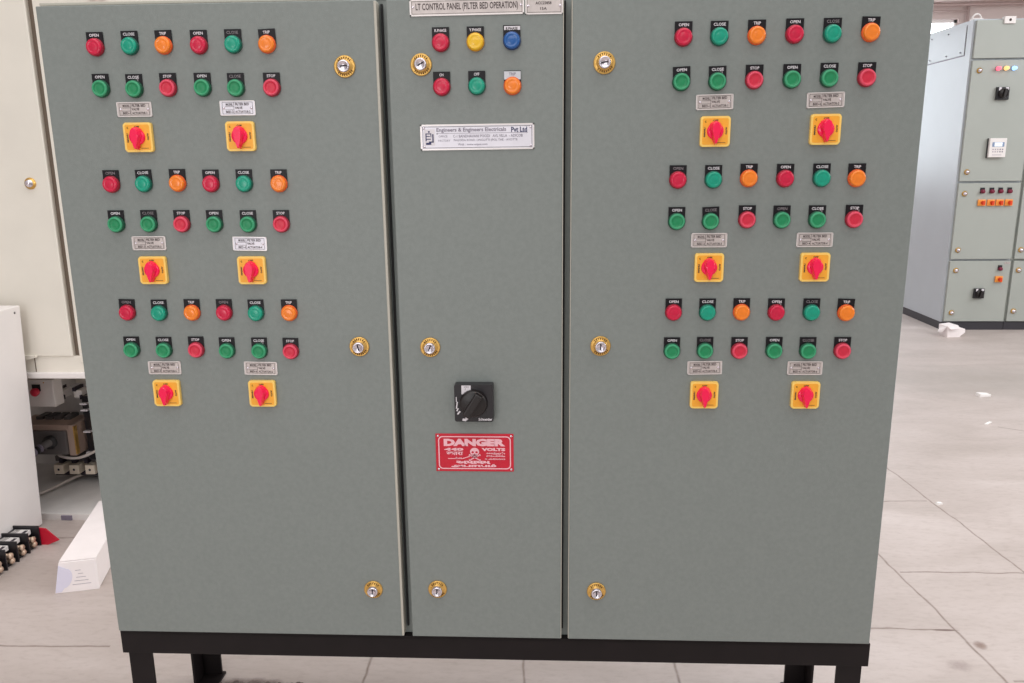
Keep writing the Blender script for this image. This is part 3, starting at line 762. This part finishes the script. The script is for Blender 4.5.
addc('shaft_handle', b)
for i, x in enumerate((-1.896, -1.835, -1.772, -1.71)):
    b = MB(); b.box((x-.019, 2.80, .066), (x+.019, 2.86, .104), BEIGE, .003); b.lathe([(.005, 0, DARK), (0, .001, DARK)], n=10, o=(x, 2.7995, .085)); addc('terminal_block', b, lab='beige terminal block')
b = MB(); b.box((-1.93, 2.83, .050), (-1.66, 2.90, .066), DARK); b.box((-1.93, 2.84, .104), (-1.66, 2.90, .125), GREYD)
for k in range(5): b.box((-1.90+k*.05, 2.815, .106), (-1.885+k*.05, 2.84, .122), DARK)
addc('busbar_support', b)
b = MB(); b.box((-1.762, 2.79, .13), (-1.62, 2.86, .385), BLACKP, .004)
for z in (.16, .245, .33, .355): b.box((-1.762, 2.775, z), (-1.735, 2.79, z+.006), WHITE)
addc('contactor', b, lab='tall black contactor block')
for x in (-1.842, -1.775):
    b = MB(); b.box((x-.020, 2.80, .375), (x+.012, 2.85, .405), WPAINT, .003); b.box((x-.020, 2.795, .402), (x-.008, 2.85, .416), DARK); b.box((x+.008, 2.79, .372), (x+.014, 2.80, .388), DARK); addc('cable_lug', b)
for x in (-1.80, -1.70):
    b = MB(); b.box((x-.045, YC+.36, .405), (x+.045, YC+.385, .50), CREAM, .003); b.lathe([(.010, .0, WHITE), (0, .004, WHITE)], n=12, o=(x-.003, YC+.36, .452)); addc('insulator', b)
def curve_pts(p, n=14):
    out = []
    P = [Vector(q) for q in p]; P = [P[0]]+P+[P[-1]]
    for i in range(1, len(P)-2):
        for k in range(n):
            u = k/n
            out.append(.5*((2*P[i])+(-P[i-1]+P[i+1])*u+(2*P[i-1]-5*P[i]+4*P[i+1]-P[i+2])*u*u+(-P[i-1]+3*P[i]-3*P[i+1]+P[i+2])*u**3))
    out.append(P[-2]); return out
b = MB(); b.tube(curve_pts([(-1.87, 2.76, .18), (-1.84, 2.745, .162), (-1.78, 2.745, .155), (-1.72, 2.76, .175), (-1.66, 2.79, .21)]), .0055, WIRE, 8); addc('cable', b)
b = MB(); b.tube(curve_pts([(-1.96, 2.60, .035), (-1.90, 2.70, .035), (-1.85, 2.82, .045), (-1.80, 2.84, .062)]), .006, WIRE, 8); addc('cable', b)

# white enclosure at the left edge
b = MB(); b.box((-2.35, 1.55, .004), (-1.779, 2.50, .785), WPAINT, .004, 2)
for v in b.bm.verts:
    v.co.x += (v.co.z)*.045 if v.co.x > -2 else 0
b.box((-2.33, 1.57, 0), (-1.83, 2.48, .006), GREYD)
for v in b.bm.verts: v.co -= Vector((-2.07, 2.02, 0))
t2 = thing('steel_enclosure', 'plain white steel enclosure standing on the floor at the left edge beside the black breaker', 'enclosure', (-2.07, 2.02, 0))
obj('enclosure_body', b, t2)
b = MB(); b.box((-2.345, 1.56, .785), (-1.78, 2.30, .792), WPAINT, .002); b.box((-2.36, 2.30, .784), (-1.80, 2.36, .80), GREYD, .002)
for v in b.bm.verts: v.co -= Vector((-2.07, 2.02, 0))
obj('top_cover', b, t2)
b = MB(); b.lathe([(.004, -.002, GREYD), (.004, .002, GREYD), (0, .003, GREYD)], n=10, axis='x', o=(-1.779+.765*.045-.001, 2.47, .765))
for v in b.bm.verts: v.co -= Vector((-2.07, 2.02, 0))
obj('screw', b, t2)

# black breaker on the floor with a red end barrier
t3 = thing('circuit_breaker', 'black multi-pole breaker with copper terminals and a red end barrier lying on the floor', 'circuit breaker', (-1.735, 2.25, 0))
O3 = Vector((-1.735, 2.25, 0))
def add3(name, b, lab=None):
    for v in b.bm.verts: v.co -= O3
    obj(name, b, t3, label=lab)
b = MB(); b.box((-1.774, 2.07, .0), (-1.740, 2.352, .060), BLACKP, .002); b.box((-1.742, 2.07, 0), (-1.700, 2.352, .008), BLACKP); add3('breaker_body', b)
for i in range(6):
    yy = 2.072+.0555*i
    b = MB(); b.box((-1.775, yy-.0025, 0), (-1.688, yy+.0025, .070), BLACKP, .001); add3('divider', b)
for i in range(5):
    yy = 2.0997+.0555*i
    b = MB(); b.box((-1.765, yy-.021, .044), (-1.712, yy+.021, .060), GALV, .002); b.box((-1.724, yy-.012, .0595), (-1.714, yy+.012, .0608), DARK); add3('terminal_cover', b, 'grey terminal cover')
    b = MB()
    b.tube([(-1.745, yy, .034), (-1.698, yy, .034)], .0075, COPPER, 12); b.tube([(-1.698, yy, .034), (-1.690, yy, .034)], .0105, COPPER, 6)
    b.tube([(-1.745, yy+.004, .016), (-1.688, yy+.004, .016)], .007, COPPER, 12); b.tube([(-1.700, yy+.004, .016), (-1.690, yy+.004, .016)], .010, COPPER, 6)
    add3('terminal_bolt', b, 'pale copper terminal bolts')
b = MB(); b.prism([(-1.722, .0), (-1.668, .0), (-1.6286, .0165), (-1.6705, .0575), (-1.722, .0625)], (2.354, 2.359), BAKERED); add3('end_barrier', b, 'red end barrier')

# long white carton
ang = math.atan2(.1235, .44)
t4 = thing('carton', 'long narrow white cardboard carton lying on the floor beside the control panel', 'carton', (-1.455, 2.053, 0), ang)
b = MB()
b.box((0, .012, .001), (.120, .445, .097), CARTON, .0015, 1)
def lean(b):
    for v in b.bm.verts:
        if v.co.x < .06: v.co.x += v.co.z*.20
lean(b)
obj('box', b, t4)
b = MB(); b.box((0, 0, 0), (.120, .012, .095), CARTON, .001)
for k in range(5): b.box((.045+.004*k, -.0006, .022+k*.011), (.100-.006*k, .0, .0235+k*.011), PRINT)
for v in b.bm.verts:
    if v.co.y < .006: v.co.y += (v.co.z-.05)*.03
lean(b)
obj('end_flap', b, t4)
b = MB(); n = 12
pts = [(0.001, .003), (.018, .003)] + [(.024+.018*math.cos(a), .045+.030*math.sin(a)) for a in [(-PI/2)+PI*k/n for k in range(n+1)]] + [(.001, .088)]
pts = [(x+z*.20, z) for x, z in pts]; b.prism(pts, (-.0025, -.0008), CARTONB); obj('tuck_flap', b, t4, label='bluish-white tuck flap')
b = MB(); b.box((0, .006, .0965), (.120, .445, .0985), CARTON, .0005); lean(b); obj('lid', b, t4)

# dirt by the rear left foot
b = MB()
random.seed(3)
for k in range(26):
    x, y = random.uniform(-.11, .11), random.uniform(-.018, .018)
    s = random.uniform(.003, .008)
    b.prism([(x-s, 0), (x+s, 0), (x+s*.4, s*.7), (x-s*.5, s*.6)], (y-s, y+s), DUST)
o = obj('floor_debris', b, loc=(-.70, 1.645, 0)); tag(o, 'loose dark crumbs of dirt on the floor by the rear foot of the panel', 'dirt'); o['kind'] = 'stuff'

# ------------------------------------------------------------------ LIGHT
wd = bpy.data.worlds.new('world'); SC.world = wd; wd.use_nodes = True
bg = wd.node_tree.nodes['Background']; bg.inputs[0].default_value = (1.0, .985, .975, 1); bg.inputs[1].default_value = .53
def area(name, loc, target, size, size_y, power, col=(1, 1, 1)):
    l = bpy.data.lights.new(name, 'AREA'); l.shape = 'RECTANGLE'; l.size = size; l.size_y = size_y; l.energy = power; l.color = col; l.spread = R(150)
    o = bpy.data.objects.new(name, l); COL.objects.link(o); o.location = loc
    o.rotation_euler = (Vector(target)-Vector(loc)).to_track_quat('-Z', 'Y').to_euler(); return o
area('skylight', (.6, 1.6, 5.0), (.6, 1.9, 0), 6, 5, 158, (1, .97, .955))
area('front_fill', (-.8, -2.6, 3.6), (-.6, 1.8, .7), 3.5, 2.5, 40, (1, .98, .96))  # unseen fill behind the camera, added to brighten the cream cabinet and bay
area('bay_fill', (-1.35, -2.6, .95), (-1.7, 2.6, .35), 1.3, 1.2, 17, (.99, .99, 1))  # low unseen fill, added to throw light into the open bay
area('right_fill', (6.5, 2.0, 3.5), (1.5, 3.0, 0), 3, 3, 170, (.97, .985, 1))  # unseen fill on the right, strengthened to brighten the door edges

vs = SC.view_settings
vs.view_transform = 'Standard'; vs.look = 'None'; vs.exposure = -0.13; vs.gamma = 1.0; vs.use_curve_mapping = False
